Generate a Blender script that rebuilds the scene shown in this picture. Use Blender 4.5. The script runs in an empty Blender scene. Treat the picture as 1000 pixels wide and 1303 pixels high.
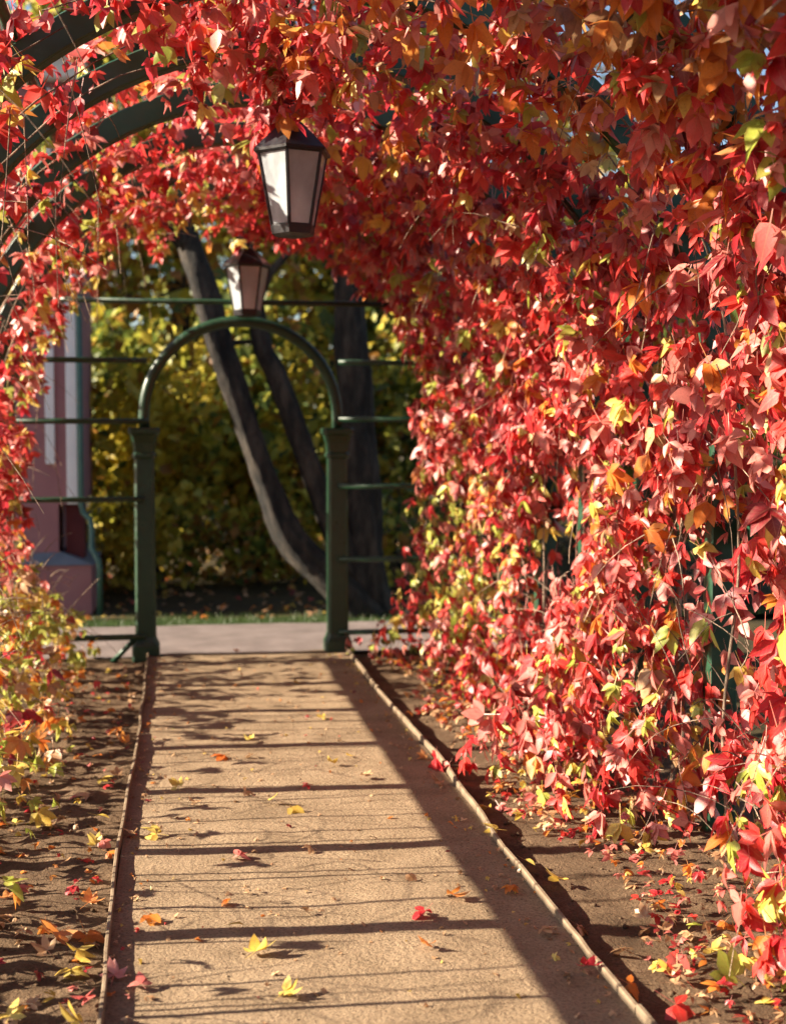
import bpy, math, random
import numpy as np
from mathutils import Vector, Matrix, noise

random.seed(11)
rng = np.random.default_rng(11)
scn = bpy.context.scene
C = scn.collection
R = math.radians
PI = math.pi

# ------------------------------------------------------------------ camera
FPX = 1700.0                       # focal length in pixels of the 1000 px wide photograph
CAM = Vector((-0.52, 0.0, 1.6))
YAW, PITCH = math.atan(274 / FPX), math.atan(88 / FPX)
cd = bpy.data.cameras.new('camera')
cam = bpy.data.objects.new('camera', cd)
C.objects.link(cam)
cam.location = CAM
cam.rotation_euler = (PI / 2 - PITCH, 0, -YAW)
cd.sensor_fit = 'HORIZONTAL'
cd.sensor_width = 36
cd.lens = 36 * FPX / 1000
cd.clip_end = 2000
cd.dof.use_dof = True
cd.dof.focus_distance = 4.9
cd.dof.aperture_fstop = 2.6
scn.camera = cam

# ------------------------------------------------------------------ light
SUN_EL, SUN_AZ = R(27.0), R(-3.5)     # low autumn sun square on to the walk, from the left
w = bpy.data.worlds.new('World')
scn.world = w
w.use_nodes = True
nt = w.node_tree
sky = nt.nodes.new('ShaderNodeTexSky')
sky.sky_type = 'NISHITA'
sky.sun_disc = False
sky.sun_elevation = SUN_EL
sky.sun_rotation = R(-90) - SUN_AZ
bg = nt.nodes['Background']
bg.inputs['Strength'].default_value = 0.05
nt.links.new(sky.outputs[0], bg.inputs['Color'])
sd = bpy.data.lights.new('sun', 'SUN')
sd.energy = 5.0
sd.angle = R(0.5)
sd.color = (1.0, 0.87, 0.68)
sun = bpy.data.objects.new('sun', sd)
C.objects.link(sun)
sun_from = Vector((-math.cos(SUN_EL) * math.cos(SUN_AZ), -math.cos(SUN_EL) * math.sin(SUN_AZ), math.sin(SUN_EL)))
sun.rotation_euler = sun_from.to_track_quat('Z', 'Y').to_euler()
sun.location = (-8, 0, 8)
vs = scn.view_settings
vs.view_transform = 'Standard'
vs.look = 'None'
vs.exposure = 2.0
vs.gamma = 1
vs.use_curve_mapping = False
scn.cycles.use_denoising = True
scn.cycles.max_bounces = 8
scn.cycles.diffuse_bounces = 3
scn.cycles.glossy_bounces = 2
scn.cycles.transmission_bounces = 5
scn.cycles.transparent_max_bounces = 6

CR = np.array(cam.rotation_euler.to_matrix())


def project(P):
    """pixel x, y (1000 x 1303) and depth of an (n,3) array of points"""
    q = (np.atleast_2d(P) - np.array(CAM)) @ CR
    d = -q[:, 2]
    dd = np.where(np.abs(d) < 1e-6, 1e-6, d)
    return 500 + FPX * q[:, 0] / dd, 651.5 - FPX * q[:, 1] / dd, d


def on_ground(px, py, z=0.0):
    v = Vector(((px - 500) / FPX, -(py - 651.5) / FPX, -1.0))
    v = cam.rotation_euler.to_matrix() @ v
    t = (z - CAM.z) / v.z
    return CAM + v * t


# ------------------------------------------------------------------ helpers
class MB:
    def __init__(self):
        self.v, self.f, self.m = [], [], []

    def add(self, vs_, fs, mi=0):
        b = len(self.v)
        self.v += [tuple(x) for x in vs_]
        self.f += [tuple(b + i for i in f) for f in fs]
        self.m += [mi] * len(fs)

    def box(self, c, s, rot=None, mi=0, bev=0.0):
        hx, hy, hz = s[0] / 2, s[1] / 2, s[2] / 2
        if bev <= 0:
            pts = [Vector((x, y, z)) for z in (-hz, hz) for x, y in ((-hx, -hy), (hx, -hy), (hx, hy), (-hx, hy))]
            fs = [(3, 2, 1, 0), (4, 5, 6, 7)] + [(i, (i + 1) % 4, 4 + (i + 1) % 4, 4 + i) for i in range(4)]
        else:
            def ring(z, ins):
                a, b = hx - ins, hy - ins
                e = bev
                return [Vector(p + (z,)) for p in ((-a + e, -b), (a - e, -b), (a, -b + e), (a, b - e), (a - e, b), (-a + e, b), (-a, b - e), (-a, -b + e))]
            pts = ring(-hz, bev) + ring(-hz + bev, 0) + ring(hz - bev, 0) + ring(hz, bev)
            fs = [tuple(range(7, -1, -1)), tuple(range(24, 32))]
            for k in range(3):
                fs += [(k * 8 + i, k * 8 + (i + 1) % 8, k * 8 + 8 + (i + 1) % 8, k * 8 + 8 + i) for i in range(8)]
        if rot is not None:
            pts = [rot @ p for p in pts]
        self.add([p + Vector(c) for p in pts], fs, mi)

    def tube(self, pts, rad, n=8, mi=0, cap=True, lump=0.0):
        pts = [Vector(p) for p in pts]
        k = len(pts)
        rs = rad if hasattr(rad, '__len__') else [rad] * k
        vv, ff = [], []
        up = Vector((0.3, 0.9, 0.1)).normalized()
        for i, p in enumerate(pts):
            t = (pts[min(i + 1, k - 1)] - pts[max(i - 1, 0)]).normalized()
            a = t.cross(up)
            if a.length < 1e-3:
                a = t.cross(Vector((1, 0, 0)))
            a.normalize()
            b = t.cross(a)
            for j in range(n):
                an = 2 * PI * j / n
                r = rs[i]
                if lump:
                    r *= 1 + lump * (.8 * noise.noise(Vector((math.cos(an) * 1.3, math.sin(an) * 1.3, p.z * 1.6 + p.x * 3))) + .45 * noise.noise(Vector((math.cos(an) * 4.5, math.sin(an) * 4.5, p.z * 2.5))) + .3 * noise.noise(Vector((math.cos(an) * 9, math.sin(an) * 9, p.z * 9))))
                vv.append(p + (a * math.cos(an) + b * math.sin(an)) * r)
        for i in range(k - 1):
            for j in range(n):
                ff.append((i * n + j, i * n + (j + 1) % n, (i + 1) * n + (j + 1) % n, (i + 1) * n + j))
        if cap:
            ff.append(tuple(range(n - 1, -1, -1)))
            ff.append(tuple((k - 1) * n + j for j in range(n)))
        self.add(vv, ff, mi)

    def rings(self, rings, mi=0, cap=True):
        n = len(rings[0])
        vv = [p for r in rings for p in r]
        ff = []
        for i in range(len(rings) - 1):
            for j in range(n):
                ff.append((i * n + j, i * n + (j + 1) % n, (i + 1) * n + (j + 1) % n, (i + 1) * n + j))
        if cap:
            ff.append(tuple(range(n - 1, -1, -1)))
            ff.append(tuple((len(rings) - 1) * n + j for j in range(n)))
        self.add(vv, ff, mi)

    def build(self, name, mats, parent=None, smooth=False, origin=None):
        me = bpy.data.meshes.new(name)
        o = Vector(origin) if origin is not None else Vector((0, 0, 0))
        me.from_pydata([Vector(p) - o for p in self.v], [], self.f)
        for m in (mats if isinstance(mats, (list, tuple)) else [mats]):
            me.materials.append(m)
        me.polygons.foreach_set('material_index', self.m)
        if smooth:
            me.polygons.foreach_set('use_smooth', [True] * len(self.f))
        me.update()
        return link(name, me, parent, o)


def link(name, me, parent=None, loc=(0, 0, 0)):
    ob = bpy.data.objects.new(name, me)
    C.objects.link(ob)
    ob.location = loc
    if parent is not None:
        ob.parent = parent
        ob.location = Vector(loc) - world_loc(parent)
    return ob


def world_loc(o):
    p = Vector(o.location)
    while o.parent is not None:
        o = o.parent
        p += Vector(o.location)
    return p


def thing(name, label, cat, loc=(0, 0, 0), group=None):
    o = bpy.data.objects.new(name, None)
    C.objects.link(o)
    o.location = loc
    o.empty_display_size = 0.1
    return tag(o, label, cat, group)


def tag(o, label, cat, group=None):
    o['label'] = label
    o['category'] = cat
    if group:
        o['group'] = group
    return o


def np_mesh(name, V, F, mats, midx=None, smooth=True, uv=None):
    """mesh from numpy triangle arrays"""
    me = bpy.data.meshes.new(name)
    n = len(F)
    me.vertices.add(len(V))
    me.vertices.foreach_set('co', np.ascontiguousarray(V, np.float32).ravel())
    me.loops.add(n * 3)
    me.loops.foreach_set('vertex_index', np.ascontiguousarray(F, np.int32).ravel())
    me.polygons.add(n)
    me.polygons.foreach_set('loop_start', np.arange(0, n * 3, 3, dtype=np.int32))
    for m in mats:
        me.materials.append(m)
    if midx is not None:
        me.polygons.foreach_set('material_index', np.ascontiguousarray(midx, np.int32))
    if smooth:
        me.polygons.foreach_set('use_smooth', np.ones(n, bool))
    if uv is not None:
        lay = me.uv_layers.new(name='UVMap')
        lay.data.foreach_set('uv', np.ascontiguousarray(uv[F.ravel()], np.float32).ravel())
    me.update(calc_edges=True)
    me.validate()
    return me


# ------------------------------------------------------------------ materials
def new_mat(name):
    m = bpy.data.materials.new(name)
    m.use_nodes = True
    n = m.node_tree
    return m, n, n.nodes['Principled BSDF'], n.nodes['Material Output']


def node(n, t, **kw):
    x = n.nodes.new(t)
    for k, v in kw.items():
        setattr(x, k, v)
    return x


def ramp(n, src, stops):
    r = node(n, 'ShaderNodeValToRGB')
    e = r.color_ramp.elements
    while len(e) > 1:
        e.remove(e[-1])
    e[0].position, e[0].color = stops[0][0], tuple(stops[0][1]) + (1,)
    for p, c in stops[1:]:
        q = e.new(p)
        q.color = tuple(c) + (1,)
    n.links.new(src, r.inputs[0])
    return r.outputs[0]


def noise_tex(n, scale, detail=4, rough=0.6, coord='Object', stretch=None):
    tc = node(n, 'ShaderNodeTexCoord')
    t = node(n, 'ShaderNodeTexNoise')
    t.inputs['Scale'].default_value = scale
    t.inputs['Detail'].default_value = detail
    t.inputs['Roughness'].default_value = rough
    src = tc.outputs[coord]
    if stretch:
        mp = node(n, 'ShaderNodeMapping')
        mp.inputs['Scale'].default_value = stretch
        n.links.new(src, mp.inputs[0])
        src = mp.outputs[0]
    n.links.new(src, t.inputs['Vector'])
    return t.outputs['Fac']


def bump(n, bs, src, strength, dist):
    b = node(n, 'ShaderNodeBump')
    b.inputs['Strength'].default_value = strength
    b.inputs['Distance'].default_value = dist
    n.links.new(src, b.inputs['Height'])
    n.links.new(b.outputs[0], bs.inputs['Normal'])
    return b


def ground_mat(name, stops, scale, bscale, bstr, bdist, rough=0.95, fine=None):
    m, n, bs, out = new_mat(name)
    f = noise_tex(n, scale, 6, 0.65)
    col = ramp(n, f, stops)
    if fine:
        f2 = noise_tex(n, fine[0], 3, 0.7)
        mx = node(n, 'ShaderNodeMixRGB', blend_type='MULTIPLY')
        mx.inputs[0].default_value = 1
        n.links.new(col, mx.inputs[1])
        c2 = ramp(n, f2, fine[1])
        n.links.new(c2, mx.inputs[2])
        col = mx.outputs[0]
    n.links.new(col, bs.inputs['Base Color'])
    bs.inputs['Roughness'].default_value = rough
    bs.inputs['Specular IOR Level'].default_value = 0.2
    bump(n, bs, noise_tex(n, bscale, 5, 0.75), bstr, bdist)
    return m


def leaf_mat(name, lo, hi, transl, rough=0.42, tr_gain=1.0, spec=0.5, back=None, veins=True):
    """leaf: each island (leaflet) picks its own tint; some light comes through the blade"""
    m, n, bs, out = new_mat(name)
    g = node(n, 'ShaderNodeNewGeometry')
    oi = node(n, 'ShaderNodeObjectInfo')
    ad = node(n, 'ShaderNodeMath', operation='ADD')
    n.links.new(g.outputs['Random Per Island'], ad.inputs[0])
    ml = node(n, 'ShaderNodeMath', operation='MULTIPLY')
    ml.inputs[1].default_value = 3.7
    n.links.new(oi.outputs['Random'], ml.inputs[0])
    n.links.new(ml.outputs[0], ad.inputs[1])
    fr = node(n, 'ShaderNodeMath', operation='FRACT')
    n.links.new(ad.outputs[0], fr.inputs[0])
    col = ramp(n, fr.outputs[0], [(0.0, lo), (1.0, hi)])
    f = noise_tex(n, 26, 4, 0.65)
    mx = node(n, 'ShaderNodeMixRGB', blend_type='MULTIPLY')
    mx.inputs[0].default_value = 1
    n.links.new(col, mx.inputs[1])
    n.links.new(ramp(n, f, [(0.28, (0.5, 0.42, 0.4)), (0.37, (0.86, 0.8, 0.8)), (0.58, (1, 1, 1)), (0.75, (1.0, 1.0, 0.9))]), mx.inputs[2])
    face = mx.outputs[0]
    if veins:
        uvn = node(n, 'ShaderNodeUVMap')
        sp = node(n, 'ShaderNodeSeparateXYZ')
        n.links.new(uvn.outputs[0], sp.inputs[0])

        def mth(op, a, b=None):
            q = node(n, 'ShaderNodeMath', operation=op)
            for i_, v_ in enumerate((a, b)):
                if v_ is None:
                    continue
                if isinstance(v_, (int, float)):
                    q.inputs[i_].default_value = v_
                else:
                    n.links.new(v_, q.inputs[i_])
            return q.outputs[0]
        across = mth('ABSOLUTE', mth('SUBTRACT', sp.outputs[0], .5))
        rib_ = mth('LESS_THAN', across, .035)
        side_ = mth('GREATER_THAN', mth('SINE', mth('MULTIPLY', mth('SUBTRACT', sp.outputs[1], mth('MULTIPLY', across, .55)), 46.0)), .90)
        vm = mth('MULTIPLY', mth('MAXIMUM', rib_, mth('MULTIPLY', side_, .5)), .24)
        vmix = node(n, 'ShaderNodeMixRGB')
        vmix.inputs[2].default_value = (.62, .36, .20, 1)
        n.links.new(vm, vmix.inputs[0])
        n.links.new(face, vmix.inputs[1])
        # browned rim, wider where the noise says so
        rim = mth('MULTIPLY', mth('GREATER_THAN', mth('ADD', across, mth('MULTIPLY', f, .35)), .60), .55)
        emix = node(n, 'ShaderNodeMixRGB')
        emix.inputs[2].default_value = (.16, .06, .03, 1)
        n.links.new(rim, emix.inputs[0])
        n.links.new(vmix.outputs[0], emix.inputs[1])
        face = emix.outputs[0]
    if back:                                   # the underside of a blade is paler than its face
        bk = node(n, 'ShaderNodeMixRGB')
        bk.inputs[2].default_value = tuple(back) + (1,)
        bf = node(n, 'ShaderNodeMath', operation='MULTIPLY')
        bf.inputs[1].default_value = 0.42
        n.links.new(g.outputs['Backfacing'], bf.inputs[0])
        n.links.new(bf.outputs[0], bk.inputs[0])
        n.links.new(face, bk.inputs[1])
        face = bk.outputs[0]
    n.links.new(face, bs.inputs['Base Color'])
    bs.inputs['Roughness'].default_value = rough
    bs.inputs['Specular IOR Level'].default_value = spec
    tr = node(n, 'ShaderNodeBsdfTranslucent')
    gm = node(n, 'ShaderNodeGamma')
    gm.inputs[1].default_value = 1.0 / tr_gain
    n.links.new(mx.outputs[0], gm.inputs[0])
    n.links.new(gm.outputs[0], tr.inputs[0])
    ms = node(n, 'ShaderNodeMixShader')
    ms.inputs[0].default_value = transl
    n.links.new(bs.outputs[0], ms.inputs[1])
    n.links.new(tr.outputs[0], ms.inputs[2])
    n.links.new(ms.outputs[0], out.inputs['Surface'])
    bump(n, bs, noise_tex(n, 60, 3, 0.6), 0.25, 0.004)
    return m


def paint_mat(name, col, worn, rough=0.45, amount=0.62):
    m, n, bs, out = new_mat(name)
    f = noise_tex(n, 9, 6, 0.7)
    n.links.new(ramp(n, f, [(0.35, [c * 0.75 for c in col]), (amount, col), (amount + 0.12, worn)]), bs.inputs['Base Color'])
    f2 = noise_tex(n, 30, 3, 0.6)
    rr = ramp(n, f2, [(0.3, (rough - 0.12,) * 3), (0.7, (rough + 0.15,) * 3)])
    n.links.new(rr, bs.inputs['Roughness'])
    bump(n, bs, noise_tex(n, 70, 4, 0.7), 0.25, 0.002)
    return m


def bark_mat(name, a, b):
    m, n, bs, out = new_mat(name)
    f = noise_tex(n, 8, 7, 0.75, stretch=(1, 1, 0.3))
    n.links.new(ramp(n, f, [(0.40, a), (0.5, b), (0.66, [min(1, c * 3.2) for c in b])]), bs.inputs['Base Color'])
    bs.inputs['Roughness'].default_value = 0.92
    bump(n, bs, f, 1.0, 0.06)
    return m


GREEN = paint_mat('green_paint', (0.010, 0.056, 0.027), (0.035, 0.10, 0.058))
GREEN_GATE = paint_mat('archway_green_paint', (0.007, 0.038, 0.016), (0.018, 0.055, 0.028), 0.38, 0.6)
SAND = ground_mat('packed_sand', [(0.25, (0.16, 0.110, 0.066)), (0.42, (0.222, 0.156, 0.096)), (0.6, (0.28, 0.20, 0.126)), (0.78, (0.33, 0.242, 0.157))], 3.4, 42, 0.9, 0.018,
                  fine=(95, [(0.3, (0.40, 0.37, 0.35)), (0.46, (1, 1, 1)), (0.70, (1.28, 1.25, 1.2))]))
SOIL = ground_mat('bed_soil', [(0.25, (0.06, 0.036, 0.020)), (0.5, (0.135, 0.085, 0.049)), (0.75, (0.22, 0.146, 0.088))], 4.5, 34, 0.9, 0.03,
                  fine=(120, [(0.3, (0.55, 0.52, 0.5)), (0.55, (1, 1, 1)), (0.8, (1.25, 1.2, 1.1))]))
PAVE = ground_mat('gravel_pavement', [(0.3, (0.125, 0.098, 0.092)), (0.7, (0.215, 0.172, 0.162))], 3, 80, 0.5, 0.01,
                  fine=(190, [(0.3, (0.7, 0.7, 0.7)), (0.6, (1, 1, 1)), (0.8, (1.15, 1.12, 1.1))]))
EARTH = ground_mat('earth', [(0.25, (0.028, 0.021, 0.011)), (0.5, (0.05, 0.038, 0.017)), (0.8, (0.08, 0.054, 0.022))], 1.1, 20, 0.9, 0.04)
TURF = ground_mat('turf', [(0.3, (0.02, 0.042, 0.009)), (0.7, (0.04, 0.07, 0.016))], 6, 60, 0.8, 0.02)
WOOD = ground_mat('weathered_board', [(0.25, (0.11, 0.075, 0.048)), (0.55, (0.22, 0.16, 0.105)), (0.8, (0.30, 0.23, 0.155))], 9, 60, 0.5, 0.006, 0.85)
BARK = bark_mat('dark_bark', (0.004, 0.0033, 0.0027), (0.022, 0.017, 0.013))
BARK2 = bark_mat('grey_bark', (0.008, 0.0065, 0.005), (0.035, 0.028, 0.022))
STEM = bark_mat('vine_stem_bark', (0.10, 0.065, 0.045), (0.24, 0.17, 0.12))
PINK = ground_mat('pink_stucco', [(0.3, (0.27, 0.125, 0.135)), (0.7, (0.33, 0.16, 0.165))], 2, 90, 0.3, 0.005, 0.9)
WHITE = ground_mat('white_stucco', [(0.3, (0.66, 0.66, 0.68)), (0.7, (0.78, 0.78, 0.78))], 3, 80, 0.25, 0.004, 0.85)
MAROON = ground_mat('maroon_recess', [(0.3, (0.085, 0.02, 0.022)), (0.7, (0.12, 0.03, 0.03))], 4, 60, 0.2, 0.004, 0.8)
LEDGE = ground_mat('slate_ledge', [(0.3, (0.10, 0.12, 0.15)), (0.7, (0.16, 0.18, 0.21))], 6, 60, 0.3, 0.004, 0.6)
ROOFM = ground_mat('roof_tin', [(0.3, (0.05, 0.09, 0.07)), (0.7, (0.08, 0.13, 0.10))], 4, 30, 0.2, 0.005, 0.5)
IRON = paint_mat('black_iron', (0.012, 0.010, 0.014), (0.03, 0.025, 0.03), 0.4)
PIPE = paint_mat('pipe_green_paint', (0.04, 0.11, 0.085), (0.10, 0.19, 0.16), 0.4)

m, n, bs, out = new_mat('frosted_glass')
bs.inputs['Roughness'].default_value = 0.10
f = noise_tex(n, 7, 5, 0.65, stretch=(1, 1, 0.5))
n.links.new(ramp(n, f, [(0.3, (0.30, 0.32, 0.34)), (0.45, (0.50, 0.53, 0.56)), (0.7, (0.78, 0.83, 0.86))]), bs.inputs['Base Color'])
tr = node(n, 'ShaderNodeBsdfTranslucent')
tr.inputs[0].default_value = (0.58, 0.64, 0.68, 1)
ms = node(n, 'ShaderNodeMixShader')
ms.inputs[0].default_value = 0.45
n.links.new(bs.outputs[0], ms.inputs[1])
n.links.new(tr.outputs[0], ms.inputs[2])
n.links.new(ms.outputs[0], out.inputs['Surface'])
bump(n, bs, noise_tex(n, 14, 2, 0.5), 0.3, 0.01)
GLASS = m

# creeper leaf tints; order matters (indices used below)
LEAFM = [
    leaf_mat('leaf_crimson', (0.38, 0.012, 0.022), (0.60, 0.020, 0.032), 0.44, 0.42, 1.35, 0.75, (0.60, 0.27, 0.22)),
    leaf_mat('leaf_scarlet', (0.54, 0.024, 0.022), (0.74, 0.045, 0.035), 0.44, 0.42, 1.35, 0.75, (0.60, 0.27, 0.22)),
    leaf_mat('leaf_deep_red', (0.17, 0.007, 0.014), (0.30, 0.016, 0.02), 0.30, 0.42, 1.3, 0.75, (0.45, 0.16, 0.15)),
    leaf_mat('leaf_rose', (0.58, 0.11, 0.10), (0.68, 0.25, 0.20), 0.32, 0.44, 1.2, 0.75, (0.66, 0.42, 0.36)),
    leaf_mat('leaf_orange', (0.60, 0.14, 0.018), (0.76, 0.30, 0.045), 0.46, 0.44, 1.3, 0.6, (0.66, 0.40, 0.20)),
    leaf_mat('leaf_yellow', (0.66, 0.44, 0.06), (0.74, 0.60, 0.16), 0.34, tr_gain=1.2),
    leaf_mat('leaf_lime', (0.28, 0.36, 0.04), (0.50, 0.50, 0.10), 0.36, tr_gain=1.2),
    leaf_mat('leaf_dry', (0.36, 0.20, 0.10), (0.66, 0.43, 0.23), 0.22),
]
CRIMSON, SCARLET, DEEP, ROSE, ORANGE, YELLOW, LIME, DRY = range(8)
TREEM = [
    leaf_mat('tree_leaf_gold', (0.50, 0.36, 0.025), (0.66, 0.58, 0.08), 0.50, 0.5, 1.2, veins=False),
    leaf_mat('tree_leaf_olive', (0.20, 0.22, 0.022), (0.42, 0.40, 0.045), 0.46, 0.5, 1.2, veins=False),
    leaf_mat('tree_leaf_green', (0.05, 0.08, 0.014), (0.11, 0.155, 0.025), 0.42, 0.5, 1.2, veins=False),
    leaf_mat('tree_leaf_rust', (0.26, 0.11, 0.02), (0.40, 0.20, 0.03), 0.46, 0.5, 1.2, veins=False),
]
GRASSM = leaf_mat('grass_blade', (0.03, 0.06, 0.009), (0.065, 0.10, 0.018), 0.3, 0.5, veins=False)

# ------------------------------------------------------------------ the ground
PW = 0.75                       # half width of the walk
GATE_Y = 10.2


def sheet(name, x0, x1, y0, y1, z, cell, mat, amp, sc, wob=None, edge_flat=0.0):
    nx, ny = max(1, round((x1 - x0) / cell)), max(1, round((y1 - y0) / cell))
    xs, ys = np.linspace(x0, x1, nx + 1), np.linspace(y0, y1, ny + 1)
    V = []
    for y in ys:
        for x in xs:
            h = amp * (noise.noise(Vector((x * sc, y * sc, 3.1))) + 0.5 * noise.noise(Vector((x * sc * 2.7, y * sc * 2.7, 7))) + 0.3 * noise.noise(Vector((x * sc * 7, y * sc * 7, 9))))
            V.append((x, y, z + h))
    F = [(j * (nx + 1) + i, j * (nx + 1) + i + 1, (j + 1) * (nx + 1) + i + 1, (j + 1) * (nx + 1) + i) for j in range(ny) for i in range(nx)]
    b = MB()
    b.add(V, F)
    o = b.build(name, mat, smooth=True)
    o['kind'] = 'structure'
    return o


b = MB()
b.add([(-400, -100, -0.09), (400, -100, -0.09), (400, 900, -0.09), (-400, 900, -0.09)], [(0, 1, 2, 3)])
o = b.build('ground', EARTH)
o['kind'] = 'structure'
sheet('path', -PW, PW, 1.2, GATE_Y + 0.02, 0.0, 0.03, SAND, 0.006, 2.6)
sheet('flower_bed', -2.6, -PW - 0.0, 1.2, GATE_Y + 0.02, -0.035, 0.03, SOIL, 0.022, 4.5)
sheet('flower_bed', PW + 0.0, 2.6, 1.2, GATE_Y + 0.02, -0.04, 0.035, SOIL, 0.018, 4.5)
sheet('pavement', -9, 2.3, GATE_Y + 0.02, 11.95, -0.02, 0.12, PAVE, 0.006, 2.0)
sheet('lawn', -9, 9, 11.95, 12.45, -0.025, 0.15, TURF, 0.012, 2.0)
sheet('woodland_floor', -16, 16, 12.45, 34, -0.03, 0.3, EARTH, 0.03, 0.9)

# ------------------------------------------------------------------ edging boards


def edging(side, label, pts, top, thick):
    t = thing('path_edging', label, 'edging', (side * PW, 1.2, 0), 'wooden edging along the walk')
    for (x0, y0), (x1, y1) in zip(pts[:-1], pts[1:]):
        bm = MB()
        nseg = 14
        dz0, dz1 = random.uniform(-.007, .007), random.uniform(-.007, .007)
        rings_ = []
        for k in range(nseg + 1):
            u = k / nseg
            x, y = x0 + (x1 - x0) * u, y0 + (y1 - y0) * u
            if k == 0:
                y += 0.004
            if k == nseg:
                y -= 0.004
            wv = 0.010 * noise.noise(Vector((y * 1.7, side * 5, 0))) + 0.005 * noise.noise(Vector((y * 6, side * 5, 2)))
            zt = top + dz0 + (dz1 - dz0) * u + 0.010 * noise.noise(Vector((y * 2.1, side * 9, 4))) + 0.004 * noise.noise(Vector((y * 11, side * 9, 4)))
            h = thick / 2
            rings_.append([Vector((x - h + wv, y, -0.12)), Vector((x + h + wv, y, -0.12)), Vector((x + h + wv, y, zt - 0.004)), Vector((x + h * 0.6 + wv, y, zt)), Vector((x - h * 0.6 + wv, y, zt)), Vector((x - h + wv, y, zt - 0.004))])
        bm.rings(rings_)
        bm.build('board', WOOD, t, origin=(x0, y0, 0))
    return t


edging(-1, 'weathered thin wooden edging between the sandy path and the left soil bed', [(-PW - .01, 1.2), (-PW + .012, 3.3), (-PW - .012, 5.2), (-PW + .012, 7.4), (-PW, GATE_Y - .1)], 0.036, 0.013)
edging(1, 'weathered thin wooden edging between the sandy path and the right soil bed', [(PW + .02, 1.2), (PW - .012, 3.5), (PW - .02, 5.0), (PW + .022, 6.6), (PW - .012, 8.4), (PW + .0, GATE_Y - .1)], 0.030, 0.017)

# ------------------------------------------------------------------ the pergola frame
WX, SPR, RI, RO = 1.73, 1.70, 1.67, 1.79
RIBS = [2.59, 3.49, 4.40, 5.30, 6.21, 7.11, 8.02, 8.92, 9.83]
perg = thing('pergola', 'dark green barrel-vaulted pergola frame carrying the red creeper over the path', 'pergola', (0, 2.6, 0))
for ry in RIBS:
    prof = [(-1, 0.0 - 0.1), (-1, 0.8), (-1, SPR)]
    path_in = [(-RI, -0.1), (-RI, 0.9)] + [(-RI * math.cos(a), SPR + RI * math.sin(a)) for a in np.linspace(0, PI, 41)] + [(RI, 0.9), (RI, -0.1)]
    path_out = [(-RO, -0.1), (-RO, 0.9)] + [(-RO * math.cos(a), SPR + RO * math.sin(a)) for a in np.linspace(0, PI, 41)] + [(RO, 0.9), (RO, -0.1)]
    rg = []
    hw, e = 0.042, 0.006
    for (xi, zi), (xo, zo) in zip(path_in, path_out):
        pi_, po = Vector((xi, 0, zi)), Vector((xo, 0, zo))
        d = (po - pi_).normalized() * e
        Y = Vector((0, 1, 0))
        cc = Vector((0, ry, 0))
        rg.append([cc + pi_ - Y * (hw - e), cc + pi_ + Y * (hw - e), cc + pi_ + d + Y * hw, cc + po - d + Y * hw, cc + po + Y * (hw - e), cc + po - Y * (hw - e), cc + po - d - Y * hw, cc + pi_ + d - Y * hw])
    mb = MB()
    mb.rings(rg)
    mb.build('rib', GREEN, perg, origin=(0, ry, 0))

Y0, Y1 = RIBS[0], RIBS[-1]
# longitudinal rails on the walls, purlins on the vault
for sx in (-1, 1):
    mb = MB()
    mb.box((sx * (RO + 0.018), (Y0 + Y1) / 2, 1.245), (0.03, Y1 - Y0 + 0.2, 0.11), bev=0.004)
    mb.build('rail', GREEN, perg, origin=(sx * WX, Y0, 1.2))
    for a in (6, 52):
        p = (sx * 1.82 * math.cos(R(a)), SPR + 1.82 * math.sin(R(a)))
        mb = MB()
        mb.tube([(p[0], Y0 - 0.1, p[1]), (p[0], Y1 + 0.1, p[1])], 0.022, 8)
        mb.build('purlin', GREEN, perg, smooth=True, origin=(p[0], Y0, p[1]))
mb = MB()
mb.tube([(0, Y0 - 0.1, SPR + 1.82), (0, Y1 + 0.1, SPR + 1.82)], 0.024, 8)
mb.build('purlin', GREEN, perg, smooth=True, origin=(0, Y0, SPR + 1.82))
# trellis bars of the far end, running from the arch posts out to the side walls
GXL, GXR = -0.765, 0.69


def end_bar(x0, x1, h, r=0.021):
    mb = MB()
    mb.tube([(x0, GATE_Y - 0.10, h), (x1, GATE_Y - 0.10, h)], r, 8)
    mb.build('end_rail', GREEN_GATE, perg, smooth=True, origin=(x0, GATE_Y, h))


for h in (0.15, 1.18, 1.76, 2.21):
    end_bar(-1.9, GXL - (0.0 if h < 1.7 else -0.03), h, 0.024 if h < 0.3 else 0.021)
for h in (0.15, 0.71, 1.27, 1.78, 2.21):
    end_bar(GXR, 1.9, h)
end_bar(-1.6, 1.6, 2.65)
mb = MB()
mb.tube([(-1.02, GATE_Y - 0.06, -0.05), (GXL - 0.06, GATE_Y - 0.06, 0.15)], 0.02, 8)
mb.build('brace', GREEN, perg, smooth=True, origin=(-1.0, GATE_Y, 0))

# ------------------------------------------------------------------ the archway
gate = thing('garden_archway', 'dark green round-topped archway on two square posts at the end of the path', 'archway', ((GXL + GXR) / 2, GATE_Y, 0))


def sq(x, y, z, h, e=0.018):
    return [Vector((x + a, y + b_, z)) for a, b_ in ((-h + e, -h), (h - e, -h), (h, -h + e), (h, h - e), (h - e, h), (-h + e, h), (-h, h - e), (-h, -h + e))]


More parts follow.
